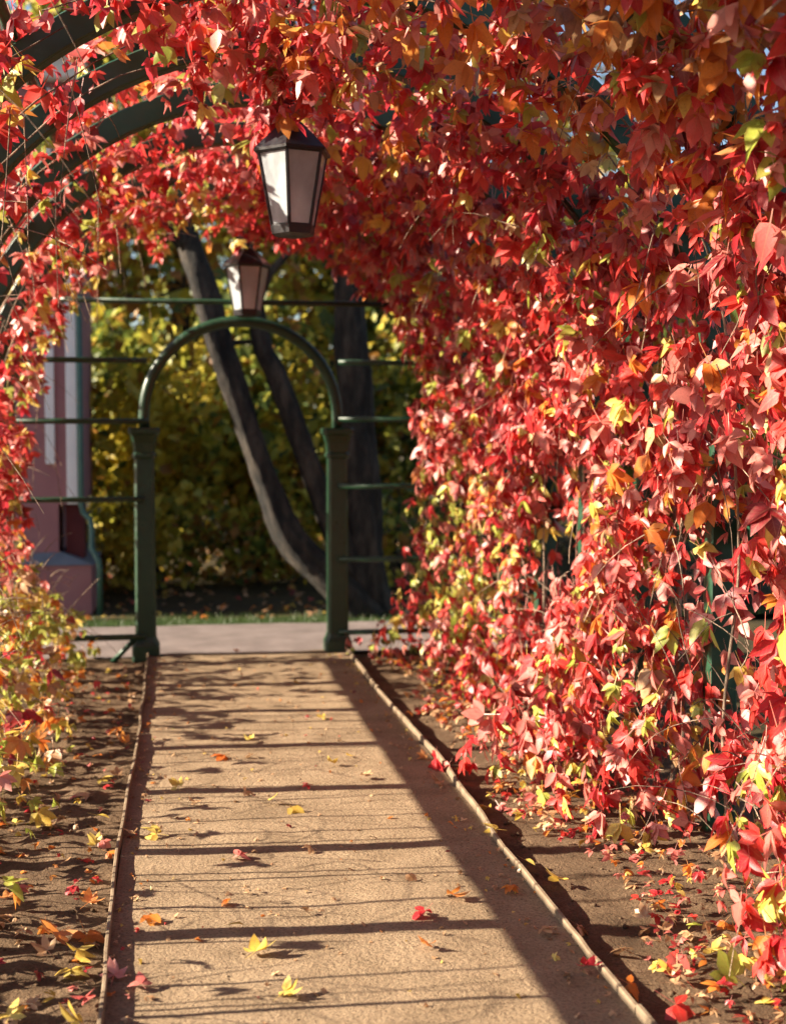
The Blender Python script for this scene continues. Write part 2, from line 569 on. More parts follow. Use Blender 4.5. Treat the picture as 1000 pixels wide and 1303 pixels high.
for gx in (GXL, GXR):
    mb = MB()
    mb.rings([sq(gx, GATE_Y, 0.12, 0.078), sq(gx, GATE_Y, 1.50, 0.074)])
    post = mb.build('post', GREEN_GATE, gate, origin=(gx, GATE_Y, 0))
    mb = MB()
    mb.rings([sq(gx, GATE_Y, -0.05, 0.102), sq(gx, GATE_Y, 0.075, 0.102), sq(gx, GATE_Y, 0.105, 0.088), sq(gx, GATE_Y, 0.14, 0.079)])
    mb.build('post_base', GREEN_GATE, post, origin=(gx, GATE_Y, 0))
    mb = MB()
    mb.rings([sq(gx, GATE_Y, 1.48, 0.076), sq(gx, GATE_Y, 1.495, 0.088), sq(gx, GATE_Y, 1.515, 0.088), sq(gx, GATE_Y, 1.53, 0.078), sq(gx, GATE_Y, 1.60, 0.085), sq(gx, GATE_Y, 1.66, 0.102), sq(gx, GATE_Y, 1.672, 0.116), sq(gx, GATE_Y, 1.70, 0.118), sq(gx, GATE_Y, 1.715, 0.108)])
    mb.build('capital', GREEN_GATE, post, origin=(gx, GATE_Y, 1.5))
gc, gr = (GXL + GXR) / 2, (GXR - GXL) / 2
pts = [(gc - gr, GATE_Y, 1.69), (gc - gr, GATE_Y, 1.78)] + [(gc - gr * math.cos(a), GATE_Y, 1.81 + gr * 0.97 * math.sin(a)) for a in np.linspace(0, PI, 33)] + [(gc + gr, GATE_Y, 1.78), (gc + gr, GATE_Y, 1.69)]
mb = MB()
mb.tube(pts, 0.043, 12)
mb.build('arch_tube', GREEN_GATE, gate, smooth=True, origin=(gc, GATE_Y, 1.7))

# ------------------------------------------------------------------ lanterns


def lantern(x, y, zb, rot, label):
    t = thing('lantern', label, 'lantern', (x, y, zb), 'iron lanterns hanging along the vault')
    n6 = [rot + PI / 3 * k for k in range(6)]

    def hexr(r, z):
        return [Vector((x + r * math.cos(a), y + r * math.sin(a), zb + z)) for a in n6]
    rb, rt, z0, z1 = 0.098, 0.160, 0.045, 0.365
    mb = MB()
    mb.rings([hexr(0.062, 0.0), hexr(0.100, 0.008), hexr(0.106, 0.04), hexr(0.100, z0)])
    mb.build('base_plate', IRON, t, origin=(x, y, zb))
    B, T = hexr(rb, z0), hexr(rt, z1)
    fr_ = MB()
    for k in range(6):
        fr_.tube([B[k], T[k]], 0.0085, 6)
        fr_.tube([T[k], T[(k + 1) % 6]], 0.0085, 6)
        fr_.tube([B[k], B[(k + 1) % 6]], 0.0075, 6)
    fr_.build('frame', IRON, t, origin=(x, y, zb))
    cen = Vector((x, y, 0))
    for k in range(6):
        q = [B[k], B[(k + 1) % 6], T[(k + 1) % 6], T[k]]
        c = sum(q, Vector()) / 4
        q = [c + (p - c) * 0.97 for p in q]
        nrm = (q[1] - q[0]).cross(q[3] - q[0]).normalized() * 0.0015
        mb = MB()
        mb.add([p + nrm for p in q] + [p - nrm for p in q], [(0, 1, 2, 3), (7, 6, 5, 4)] + [(i, 4 + i, 4 + (i + 1) % 4, (i + 1) % 4) for i in range(4)])
        mb.build('pane', GLASS, t, origin=c)
    mb = MB()
    mb.rings([hexr(0.150, z1 - 0.006), hexr(0.182, z1 + 0.0), hexr(0.184, z1 + 0.012), hexr(0.120, z1 + 0.075), hexr(0.055, z1 + 0.135), hexr(0.020, z1 + 0.155)])
    rf = mb.build('roof', IRON, t, origin=(x, y, zb + z1))
    mb = MB()
    prof = [(0.012, 0.15), (0.022, 0.165), (0.022, 0.175), (0.010, 0.19), (0.006, 0.205)]
    mb.rings([[Vector((x + r * math.cos(a), y + r * math.sin(a), zb + z1 + z)) for a in np.linspace(0, 2 * PI, 10, endpoint=False)] for r, z in prof])
    mb.build('finial', IRON, rf, smooth=True, origin=(x, y, zb + z1 + 0.16))
    mb = MB()
    mb.tube([(x, y, zb + z1 + 0.19), (x, y, SPR + 1.80)], 0.006, 6)
    mb.build('hanging_rod', IRON, t, origin=(x, y, zb + z1))
    mb = MB()
    mb.tube([(x, y, zb + z0), (x, y, zb + z0 + 0.07)], 0.02, 8)
    mb.tube([(x, y, zb + z0 + 0.07), (x, y, zb + z0 + 0.10), (x, y, zb + z0 + 0.15), (x, y, zb + z0 + 0.19), (x, y, zb + z0 + 0.205)], [0.015, 0.028, 0.034, 0.024, 0.004], 10)
    mb.build('bulb', WHITE, t, smooth=True, origin=(x, y, zb + z0))
    return t


lantern(0.0, 6.05, 2.525, R(-99 - 5), 'larger nearer iron lantern with frosted panes hanging under the red leaves')
lantern(0.0, 9.98, 2.53, R(-93 - 22), 'smaller farther iron lantern hanging just above the top of the archway')

# ------------------------------------------------------------------ creeper leaves


def leaflet_template(L, W, fold, droop, twist):
    """8 triangles: midrib of four points, two points on each edge"""
    ss = [0.0, 0.34, 0.68, 1.0]
    mid = [(0, s * L, -droop * L * s * s) for s in ss]
    wl = [0.5, 0.36]
    V = list(mid)
    for sgn in (-1, 1):
        for k, s in ((0, 0.36), (1, 0.70)):
            V.append((sgn * W * wl[k], (s - 0.02) * L, -droop * L * s * s + fold * W * wl[k] + sgn * twist * L * s))
    F = [(0, 1, 4), (1, 2, 5), (1, 5, 4), (2, 3, 5), (0, 6, 1), (1, 7, 2), (1, 6, 7), (2, 7, 3)]
    return np.array(V), np.array(F)


LEAF_UV = np.array([(.5, 0), (.5, .34), (.5, .68), (.5, 1), (0, .36), (0, .70), (1, .36), (1, .70)], float)


def uv_of(nverts):
    k = (nverts - 4) // 8
    return np.concatenate([LEAF_UV] * k + [np.array([(.5, 0)] * 4, float)])


def leaf_template(seed, nl=5, open_=1.0):
    r = random.Random(seed)
    Vs, Fs = [], []
    # tips of the leaflets point to +Y (down when hung), the blade faces +Z
    angs = {5: [0, 36, -36, 78, -78], 3: [0, 45, -45], 1: [0]}[nl]
    lens = {5: [1.0, 0.95, 0.95, 0.72, 0.72], 3: [1, .85, .85], 1: [1.1]}[nl]
    off = 0
    for a, l in zip(angs, lens):
        a = R(a * open_ + r.uniform(-9, 9))
        V, F = leaflet_template(0.60 * l * r.uniform(.9, 1.1), 0.32 * l * r.uniform(.85, 1.2), r.uniform(-.15, .5), r.uniform(0.0, .5), r.uniform(-.12, .12))
        tl = r.uniform(-.5, .35)
        ct, st = math.cos(tl), math.sin(tl)
        V = np.stack([V[:, 0], V[:, 1] * ct - V[:, 2] * st, V[:, 1] * st + V[:, 2] * ct], 1)
        ca, sa = math.cos(a), math.sin(a)
        V = np.stack([V[:, 0] * ca + V[:, 1] * sa, -V[:, 0] * sa + V[:, 1] * ca, V[:, 2]], 1)
        Vs.append(V)
        Fs.append(F + off)
        off += len(V)
    # petiole
    P = np.array([(-.012, 0.02, 0), (.012, 0.02, 0), (0.03, -.42, .14), (0.015, -.42, .14)])
    Vs.append(P)
    Fs.append(np.array([(0, 1, 2), (0, 2, 3)]) + off)
    return np.concatenate(Vs), np.concatenate(Fs)


TPL = [leaf_template(s, 5, random.choice([.55, .75, .95])) for s in range(6)] + [leaf_template(21, 3, .9), leaf_template(22, 3, .8)]
_leaf_mesh = {}


def leaf_mesh(k, c):
    if (k, c) not in _leaf_mesh:
        V, F = TPL[k]
        _leaf_mesh[(k, c)] = np_mesh('creeper_leaf', V, F, [LEAFM[c]], uv=uv_of(len(V)))
    return _leaf_mesh[(k, c)]


def frames(N, D):
    """rotation matrices with +Z = N and +Y as near D as may be"""
    N = N / np.linalg.norm(N, axis=1, keepdims=True)
    D = D - N * (N * D).sum(1, keepdims=True)
    D = D / np.maximum(np.linalg.norm(D, axis=1, keepdims=True), 1e-6)
    X = np.cross(D, N)
    return np.stack([X, D, N], 2)


def nz(P, s, o=0.0):
    return np.array([noise.noise(Vector((p[0] * s + o, p[1] * s, p[2] * s))) for p in P])


def arc_point(side, s, t):
    """point at arc length s up the frame (wall then vault), t metres inside it"""
    wall = s < SPR
    a = np.clip((s - SPR) / WX, 0, None)
    r = WX - t
    x = np.where(wall, WX - t, r * np.cos(a))
    h = np.where(wall, s, SPR + r * np.sin(a))
    inx = np.where(wall, -1.0, -np.cos(a))
    inz = np.where(wall, 0.0, -np.sin(a))
    return side * x, h, side * inx, inz


def grow(side, count, dens, thick):
    """scatter candidate leaves over one side, keep by density; returns positions and inward normals"""
    Ys = rng.uniform(2.9, 10.25, count)
    S = rng.uniform(0.0, SPR + WX * PI / 2 + 0.15, count)
    q = np.stack([Ys, S, np.full(count, side * 7.0)], 1)
    n1 = nz(q, 1.5)
    n2 = nz(q, 4.2, 9)
    keep = rng.random(count) < np.clip(dens(Ys, S, n1, n2), 0, 1)
    Ys, S, n1, n2 = Ys[keep], S[keep], n1[keep], n2[keep]
    T = thick(Ys, S, n1, n2)
    u = rng.random(len(Ys)) ** 0.75
    back = np.where((side < 0) & (S > 1.75), -0.30, -0.10)
    t = back + (T - back) * u
    x, h, ix, iz = arc_point(side, S, t)
    P = np.stack([x, Ys, h], 1) + rng.normal(0, .015, (len(Ys), 3))
    P[:, 2] = np.maximum(P[:, 2], rng.uniform(0.0, 0.07, len(Ys)))
    I = np.stack([ix, np.zeros_like(ix), iz], 1)
    return P, I, S, u, n2


def g(x, c, wd):
    return np.exp(-((x - c) / wd) ** 2)


def right_dens(Y, S, n1, n2):
    d = 0.80 + 0.50 * n1 + 0.55 * n2
    d -= 0.80 * (g(Y, 4.85, .40) + 0.85 * g(Y, 7.35, .5)) * (S < 1.4)      # thin places where the posts show
    d += 0.4 * (S < 0.5) + 0.5 * (S < 0.35) * (Y > 4.9) + 0.5 * g(Y, 5.95, .6) * (S < 0.8)
    d -= 0.70 * g(Y, 4.55, .20) * g(S, 3.3, .16)
    d -= 0.46 * (S > 3.65) * np.clip((7.6 - Y) / 1.5, 0, 1)                      # sky hole, and the ridge thinned to let sun reach the upper right
    d += 0.5 * g(S, 4.4, .3) * g(Y, 5.7, .5)
    return np.maximum(d, 0.05)


def right_thick(Y, S, n1, n2):
    T = 0.36 + 0.16 * n1 + 0.10 * n2
    T -= 0.36 * (g(Y, 4.8, .5) + 1.0 * g(Y, 7.2, .7)) * (S < 1.5)
    T += 0.46 * np.clip(1 - S / 1.0, 0, 1) * (1 - 0.8 * g(Y, 4.85, .35)) * (0.75 + 0.9 * n1)
    T += 0.12 * g(Y, 9.6, .6)
    T += 0.42 * g(Y, 5.95, .6) * np.clip(1 - S / 0.95, 0, 1)
    T -= 0.22 * np.clip((4.7 - Y) / .5, 0, 1) * np.clip(1 - S / 1.0, 0, 1)
    T = np.where(S > 2.0, T * 0.7, T)
    T += 0.22 * g(S, 4.4, .3) * g(Y, 5.7, .6)          # tufts hanging round the lantern rod
    return np.maximum(T, 0.06)


def far_(Y):
    return np.clip((Y - 7.6) / 1.3, 0, 1)


def left_dens(Y, S, n1, n2):
    far = np.clip((Y - 8.0) / 1.3, 0, 1)
    d = np.where(S < 1.75, (0.42 + 0.40 * np.clip((S - 1.1) / .4, 0, 1)) * far, 0.0)
    d = np.where(S < 0.26, 0.85, d)
    d = np.where((S >= 0.26) & (S < 0.8), np.maximum(d, 0.04 + .60 * np.clip((Y - 6.9) / 1.0, 0, 1) * np.clip((9.6 - Y) / .8, .3, 1)), d)
    up = np.clip((S - 1.75) / 1.9, 0, 1)
    d = np.where(S >= 1.75, 0.08 + 0.48 * far + 0.22 * g(S, 2.75, .5) + 0.33 * up ** 1.4, d)
    d += 0.4 * g(S, 4.4, .3) * g(Y, 5.7, .5)
    d = d * (1 + 1.0 * n1 + 1.3 * n2)
    return d


def left_thick(Y, S, n1, n2):
    T = 0.16 + 0.10 * n1 + 0.08 * n2
    T += 0.55 * np.clip(1 - S / 0.7, 0, 1)
    T = np.where(S > 1.75, 0.02 + 0.24 * n2 + .16 * far_(Y), T)        # the vault leaves lie over the ribs
    T += 0.30 * g(S, 4.4, .3) * g(Y, 5.7, .6)
    return np.maximum(T, np.where(S > 1.75, -0.08, 0.05))


def colours(side, P, S, n2):
    k = len(P)
    Y, H = P[:, 1], P[:, 2]
    r = rng.random(k)
    pt = nz(P, 2.3, 31)          # patches of like colour
    wts = np.zeros((k, 8))
    wts[:, CRIMSON] = 0.30
    wts[:, SCARLET] = 0.30
    wts[:, DEEP] = 0.08
    wts[:, ROSE] = 0.20  # pink-red leaves; share raised to stand in for glossy highlights
    wts[:, ORANGE] = 0.05 + 0.10 * np.clip(pt, 0, 1)
    wts[:, YELLOW] = 0.05 + 0.10 * np.clip(pt, 0, 1)
    wts[:, LIME] = 0.045 + 0.08 * np.clip(-pt, 0, 1)
    wts[:, DRY] = 0.02
    if side > 0:
        up = np.clip((S - 2.3) / .8, 0, 1) * np.clip((6.2 - Y) / 1.6, 0, 1)
        wts[:, ORANGE] += 0.7 * up
        wts[:, SCARLET] += 0.2 * up
        wts[:, ROSE] += 0.1 * up
        wts[:, YELLOW] += 0.06 * up
        wts[:, DRY] += 0.12 * up
        wts[:, CRIMSON] *= 1 - 0.35 * up
        gr_ = np.clip((Y - 8.0) / .9, 0, 1) * np.clip((1.55 - H) / .5, 0, 1)
        wts[:, LIME] += 0.70 * gr_ * (0.4 + np.clip(pt + .3, 0, 1))
        wts[:, YELLOW] += 0.22 * gr_
        lo = np.clip((0.75 - H) / .35, 0, 1) * np.clip((7.0 - Y) / 1, 0, 1)
        wts[:, YELLOW] += 0.30 * lo * np.clip(pt * 2 + .2, 0, 1)
        wts[:, LIME] += 0.25 * lo * np.clip(pt * 2 + .2, 0, 1)
        wts[:, ROSE] += 0.14 * (H < 2.1)
    else:
        lo = np.clip((0.95 - H) / .4, 0, 1)
        wts[:, LIME] += 0.7 * lo
        wts[:, ORANGE] += 0.25 * lo
        wts[:, YELLOW] += 0.45 * lo
        wts[:, DRY] += 0.45 * lo
        wts[:, [CRIMSON, SCARLET, ROSE]] *= (1 - 0.8 * lo)[:, None]
        hi = np.clip((S - 1.7) / .5, 0, 1)
        wts[:, SCARLET] += 0.25 * hi
        wts[:, LIME] += 0.25 * hi * np.clip((Y - 8.6) / .8, 0, 1)
        wts[:, YELLOW] += 0.25 * hi * np.clip((Y - 8.6) / .8, 0, 1)
    cw = np.cumsum(wts / wts.sum(1, keepdims=True), 1)
    return (r[:, None] > cw).sum(1).clip(0, 7)


def make_leaves(side, count, dens, thick):
    P, I, S, u, n2 = grow(side, count, dens, thick)
    k = len(P)
    wall = np.clip(1 - (S - 1.5) / 1.6, 0.0, 1)[:, None]
    sunv = np.array(sun_from)[None]
    N = I * (0.75 * wall) + sunv * (0.35 + 0.25 * wall) + np.array([[0, -0.15, 0.15]]) + rng.normal(0, .48, (k, 3))
    D = np.array([[0, 0, -1.0]]) + I * 0.25 + rng.normal(0, .42, (k, 3))
    M = frames(N, D)
    size = 0.145 * np.clip(rng.lognormal(0, .30, k), .5, 1.45)
    size *= np.where(P[:, 2] < 0.12, .85, 1.0) * (0.9 if side < 0 else 1.0)
    col = colours(side, P, S, n2)
    tp = rng.integers(0, len(TPL), k)
    return dict(P=P, M=M, size=size, col=col, tp=tp, u=u)


def visible_rank(Ls):
    """apparent size of leaves that are foremost where they stand; 0 for the rest"""
    P = np.concatenate([l['P'] for l in Ls])
    sz = np.concatenate([l['size'] for l in Ls])
    x, y, d = project(P)
    ok = (d > 1) & (x > 5) & (x < 995) & (y > 5) & (y < 1298)
    cell = 9
    gx = np.clip((x / cell).astype(int), 0, 120)
    gy = np.clip((y / cell).astype(int), 0, 150)
    zb = np.full((121, 151), 1e9)
    for dx in (-1, 0, 1):
        for dy in (-1, 0, 1):
            np.minimum.at(zb, (np.clip(gx + dx, 0, 120)[ok], np.clip(gy + dy, 0, 150)[ok]), d[ok] + (0 if dx == dy == 0 else .03))
    vis = ok & (d < zb[gx, gy] + 0.05)
    return np.where(vis, sz / np.maximum(d, .1), 0)


def leaf_batch(name, L, idx, parent):
    Vs, Fs, Ms, Us = [], [], [], []
    off = 0
    for k in range(len(TPL)):
        ii = idx[L['tp'][idx] == k]
        if not len(ii):
            continue
        V, F = TPL[k]
        W = np.einsum('nij,vj->nvi', L['M'][ii], V) * L['size'][ii][:, None, None] + L['P'][ii][:, None, :]
        Vs.append(W.reshape(-1, 3))
        Fs.append((F[None] + (np.arange(len(ii)) * len(V))[:, None, None] + off).reshape(-1, 3))
        Ms.append(np.repeat(L['col'][ii], len(F)))
        Us.append(np.tile(uv_of(len(V)), (len(ii), 1)))
        off += len(ii) * len(V)
    base = np.array(parent.location)
    me = np_mesh(name, np.concatenate(Vs) - base, np.concatenate(Fs), LEAFM, np.concatenate(Ms), uv=np.concatenate(Us))
    o = bpy.data.objects.new(name, me)
    C.objects.link(o)
    o.parent = parent
    o['kind'] = 'stuff'
    return o


LR = make_leaves(1, 14500, right_dens, right_thick)
LL = make_leaves(-1, 13000, left_dens, left_thick)
rank = visible_rank([LR, LL])
rkR, rkL = rank[:len(LR['P'])], rank[len(LR['P']):]
GRP = 'creepers climbing over the pergola'
plants = [
    (LR, rkR, 1, 2.0, 4.70, 'red and orange creeper at the right edge of the photo, with the largest nearest leaves'),
    (LR, rkR, 1, 4.70, 5.75, 'scarlet creeper with yellow leaves low down beside the nearest visible post of the right wall'),
    (LR, rkR, 1, 5.75, 7.0, 'dense red creeper midway along the right wall, spilling onto the soil bed'),
    (LR, rkR, 1, 7.0, 8.4, 'rosy red creeper around the second visible green post of the right wall'),
    (LR, rkR, 1, 8.4, 11, 'creeper with lime and yellow lower leaves ending the right wall beside the archway'),
    (LL, rkL, -1, 2.0, 5.75, 'bright red creeper hanging over the nearest dark ribs at the top left'),
    (LL, rkL, -1, 5.75, 7.6, 'red creeper on the left half of the vault around the nearer lantern'),
    (LL, rkL, -1, 7.6, 9.0, 'red creeper with yellow lower leaves on the left wall, in front of the pink building'),
    (LL, rkL, -1, 9.0, 11, 'sparse red and yellow creeper on the last left rib, next to the archway'),
]
NPART = 270
for L, rk, side, ya, yb, lab in plants:
    idx = np.where((L['P'][:, 1] >= ya) & (L['P'][:, 1] < yb))[0]
    root = thing('creeper', lab, 'creeper', (side * (WX - 0.12), (max(ya, 3.2) + min(yb, 10)) / 2, 0.0), GRP)
    order = idx[np.argsort(-rk[idx])]
    singles = order[:NPART]
    singles = singles[rk[singles] > 0]
    sset = set(singles.tolist())
    rest = np.array([i for i in idx if i not in sset])
    leaf_batch('foliage', L, rest, root)
    base = Vector(root.location)
    for i in singles:
        o = bpy.data.objects.new('leaf', leaf_mesh(int(L['tp'][i]), int(L['col'][i])))
        C.objects.link(o)
        o.parent = root
        s = float(L['size'][i])
        o.matrix_basis = Matrix.Translation(Vector(L['P'][i]) - base) @ Matrix(L['M'][i].tolist()).to_4x4() @ Matrix.Scale(s, 4)
    # climbing stems
    for k in range(int((min(yb, 10.1) - max(ya, 3.0)) * (5.0 if side < 0 else 2.4)) + 2):
        y = random.uniform(max(ya, 3.0), min(yb, 10.1))
        top = random.uniform(2.2, 4.2) if random.random() < .75 else random.uniform(.8, 1.6)
        ph = random.uniform(0, 50)
        pts, rad = [], []
        r0 = random.uniform(.005, .013)
        off = random.uniform(-0.09, 0.10)
        for s in np.linspace(0, top, 26):
            x, h, ix, iz = arc_point(side, np.array(s), np.array(off + .05 * noise.noise(Vector((s * 1.3, ph, 0)))))
            pts.append((float(x), y + .13 * noise.noise(Vector((s * .8, ph, 3))) + .03 * noise.noise(Vector((s * 4, ph, 5))), float(h) - .03))
            rad.append(r0 * (1 - .6 * s / top))
        mb = MB()
        mb.tube(pts, rad, 5)
        mb.build('stem', STEM, root, smooth=True, origin=pts[0])
    # thin twigs, tangled and uncounted
    mb = MB()
    for k in range(int(46 * (min(yb, 10.1) - max(ya, 3.0)) * (1.0 if side > 0 else 1.1))):
        low = random.random() < .55
        y = random.uniform(max(ya, 3.0), min(yb, 10.1))
        s = random.uniform(0.0, .9) if low else random.uniform(.3, 3.6)
        t = random.uniform(-.05, .34) * (1.3 if low else 1)
        x, h, ix, iz = arc_point(side, np.array(s), np.array(t))
        p = Vector((float(x), y, max(float(h), .01)))
        d = Vector((-side * random.uniform(-.2, .6), random.uniform(-.6, .6), random.uniform(-.2, 1) if low else random.uniform(-1, .3))).normalized()
        ln = random.uniform(.15, .55)
        sag = random.uniform(.1, .5)
        pts = [p + d * ln * u + Vector((0, .03 * math.sin(u * 5 + k), -sag * ln * u * u)) for u in np.linspace(0, 1, 6)]
        pts = [Vector((q.x, q.y, max(q.z, -.01))) for q in pts]
        mb.tube(pts, [random.uniform(.0018, .0036) * (1 - .5 * u) for u in np.linspace(0, 1, 6)], 4, cap=False)
    tw = mb.build('twigs', STEM, root, smooth=True, origin=base)
    tw['kind'] = 'stuff'

# ------------------------------------------------------------------ fallen leaves
COLN = {CRIMSON: 'crimson', SCARLET: 'scarlet', DEEP: 'dark red', ROSE: 'pinkish red', ORANGE: 'orange', YELLOW: 'yellow', LIME: 'lime', DRY: 'dry tan'}
FT = [leaf_template(100 + s, random.choice([1, 3, 5, 5]), 1.1) for s in range(7)]
FT[0] = leaf_template(120, 5, 1.2)
_fm = {}
fallen = [
    # px, py of where each lies, colour, size
    (285, 966, ORANGE, .12), (320, 946, YELLOW, .09), (340, 1024, YELLOW, .10), (370, 1034, YELLOW, .11), (311, 1012, DRY, .08), (226, 1006, YELLOW, .09),
    (200, 1068, YELLOW, .11), (170, 1066, DRY, .08), (305, 1096, ROSE, .10), (440, 963, YELLOW, .09), (462, 992, DRY, .08), (392, 1005, CRIMSON, .06),
    (412, 916, YELLOW, .08), (375, 870, YELLOW, .08), (290, 1152, ORANGE, .06), (325, 1220, YELLOW, .12), (312, 1186, YELLOW, .09), (190, 1173, ORANGE, .10),
    (180, 1262, ROSE, .08), (362, 1272, YELLOW, .09), (318, 966, DRY, .09), (395, 1084, DRY, .07), (420, 975, YELLOW, .09), (190, 925, ORANGE, .08), (247, 1025, DRY, .07),
    (385, 1164, DRY, .07), (540, 1168, CRIMSON, .10), (575, 1146, ORANGE, .10), (545, 1210, ORANGE, .08), (520, 1120, DRY, .08), (470, 1072, DRY, .07), (300, 830, ORANGE, .07),
    (75, 1184, ORANGE, .16), (110, 1188, ORANGE, .12), (98, 1206, YELLOW, .12), (90, 1232, YELLOW, .12), (112, 1147, ORANGE, .10), (122, 1036, YELLOW, .10), (128, 990, YELLOW, .10),
    (112, 1010, DRY, .09), (162, 872, ORANGE, .10), (152, 924, ORANGE, .11), (160, 944, ORANGE, .12), (122, 1072, YELLOW, .09), (74, 1097, DRY, .09), (10, 1140, ORANGE, .09),
    (22, 1126, ROSE, .09), (100, 1297, YELLOW, .13), (108, 1266, CRIMSON, .09), (42, 1026, CRIMSON, .11), (94, 1125, CRIMSON, .09), (130, 960, ORANGE, .10), (60, 1207, DRY, .10),
    (12, 1292, YELLOW, .10), (145, 1250, ROSE, .09), (30, 1180, DRY, .08), (150, 985, DRY, .08), (140, 900, ORANGE, .09), (165, 895, CRIMSON, .07),
    (620, 1026, YELLOW, .09), (710, 1114, YELLOW, .11), (860, 1276, SCARLET, .15), (868, 1240, SCARLET, .14), (800, 1250, ORANGE, .10), (735, 1176, DRY, .10), (666, 1092, YELLOW, .09),
    (540, 966, ORANGE, .08), (515, 880, ORANGE, .08), (575, 945, DRY, .08), (790, 1205, DRY, .10), (745, 1238, CRIMSON, .09), (520, 905, ORANGE, .08), (582, 975, YELLOW, .09),
    (630, 1062, YELLOW, .10), (690, 1190, DRY, .09), (560, 1000, DRY, .09), (475, 870, ORANGE, .07), (905, 1205, YELLOW, .10), (935, 1240, LIME, .16), (840, 1195, DRY, .11), (650, 1135, ORANGE, .08),
]
spots = {}
for i, (px, py, c, s) in enumerate(fallen):
    p = on_ground(px, py)
    k = i % len(FT)
    if s >= .14:
        k = 0
    if (k, c) not in _fm:
        _fm[(k, c)] = np_mesh('fallen_leaf', FT[k][0], FT[k][1], [LEAFM[c]], uv=uv_of(len(FT[k][0])))
    if p.x < -PW - .03:
        where = 'on the left soil bed'
    elif p.x > PW + .03:
        where = 'on the right soil bed'
    else:
        where = 'on the sandy path'
    if abs(abs(p.x) - PW) < .09:
        where = 'against the %s edging board' % ('left' if p.x < 0 else 'right')
    z = 0.016 if abs(p.x) < PW else -0.012
    o = bpy.data.objects.new('fallen_leaf', _fm[(k, c)])
    C.objects.link(o)
    rot = Matrix.Rotation(random.uniform(0, 6.28), 4, 'Z') @ Matrix.Rotation(random.uniform(-.45, .45), 4, 'X') @ Matrix.Rotation(random.uniform(-.45, .45), 4, 'Y')
    if random.random() < .4:
        rot = rot @ Matrix.Rotation(PI, 4, 'X')
    o.matrix_world = Matrix.Translation(p + Vector((0, 0, z + .006))) @ rot @ Matrix.Scale(s * 1.05, 4)
    word = 'large ' if s >= .14 else ('small ' if s <= .08 else '')
    spots.setdefault((word + COLN[c], where), []).append((py, o))
ORD = ['nearest', 'second nearest', 'third nearest', 'fourth nearest', 'fifth nearest', 'sixth nearest', 'seventh nearest', 'eighth nearest', 'ninth nearest', 'tenth nearest', 'eleventh nearest', 'twelfth nearest']
for (what, where), lst in spots.items():
    lst.sort(key=lambda e: -e[0])
    for k, (_, o) in enumerate(lst):
        if len(lst) == 1:
            lab = 'the only %s fallen leaf lying %s' % (what, where)
        elif k == len(lst) - 1:
            lab = 'farthest of the %s fallen leaves lying %s' % (what, where)
        else:
            lab = '%s of the %s fallen leaves lying %s' % (ORD[k], what, where)
        tag(o, lab, 'leaf', 'fallen leaves on the walk and beds')


def litter(name, count, place, sizes, wts):
    P = np.array([place() for _ in range(count)])
    N = np.array([[0, 0, 1.0]]) + rng.normal(0, .4, (count, 3))
    D = rng.normal(0, 1, (count, 3))
    M = frames(N, D)
    L = dict(P=P, M=M, size=rng.uniform(sizes[0], sizes[1], count), col=rng.choice(8, count, p=np.array(wts) / sum(wts)), tp=rng.integers(0, len(TPL), count))
    e = bpy.data.objects.new('tmp', None)
    o = leaf_batch(name, L, np.arange(count), e)
    o.parent = None
    bpy.data.objects.remove(e)
    return o


def pile():
    y = random.uniform(3.0, 9.9)
    x = 0.98 + abs(random.gauss(0, .34)) + .1 * math.sin(y * 3)
    hp = .02 + .12 * g(y, 5.6, .8) * max(0, 1 - abs(x - 1.35) / .4)
    return (x, y, random.uniform(-.03, .02 + hp * random.random()))


o = litter('dry_leaf_litter', 1000, pile, (.03, .085), [1, 1, .4, 1.4, 1.6, .9, .1, 3.2])
o['kind'] = 'stuff'
o = litter('dry_leaf_litter', 700, lambda: (random.uniform(-2.2, -.8), random.uniform(2.5, 10), random.uniform(-.035, -.01)), (.025, .085), [.8, .5, .6, .6, 2.0, 1.3, .1, 3])
o['kind'] = 'stuff'
o = litter('path_litter', 650, lambda: (random.uniform(-.73, .73) if random.random() < .55 else random.choice((-1, 1)) * (.73 - abs(random.gauss(0, .07))), random.uniform(2.7, 10), random.uniform(.004, .012)), (.012, .042), [.06, .08, .2, .1, .8, .9, .05, 4])
o['kind'] = 'stuff'
o = litter('woodland_leaf_litter', 1800, lambda: (random.uniform(-6, 7), random.uniform(12.2, 22), random.uniform(-.03, .03)), (.06, .14), [.1, .1, .2, .1, 1, .8, .1, 3])
o['kind'] = 'stuff'

# pebbles and crumbs of soil
mb = MB()
for k in range(900):
    if random.random() < .5:
        x, y, z, r = random.uniform(-PW + .03, PW - .03), random.uniform(2.6, 9.5), 0.0, random.uniform(.002, .006)
    else:
        x, y, z, r = random.choice((-1, 1)) * random.uniform(PW + .05, 1.7), random.uniform(2.6, 9.5), -.035, random.uniform(.004, .014)
    q = [Vector((x, y, z)) + Vector((a * r * random.uniform(.7, 1.3), b_ * r * random.uniform(.7, 1.3), c_ * r * random.uniform(.5, 1.0))) for a, b_, c_ in ((1, 0, 0), (0, 1, 0), (-1, 0, 0), (0, -1, 0), (0, 0, 1), (0, 0, -1))]
    mb.add(q, [(0, 1, 4), (1, 2, 4), (2, 3, 4), (3, 0, 4), (1, 0, 5), (2, 1, 5), (3, 2, 5), (0, 3, 5)], 0 if z == 0 else 1)
o = mb.build('gravel', [SAND, SOIL], smooth=True)
o['kind'] = 'stuff'

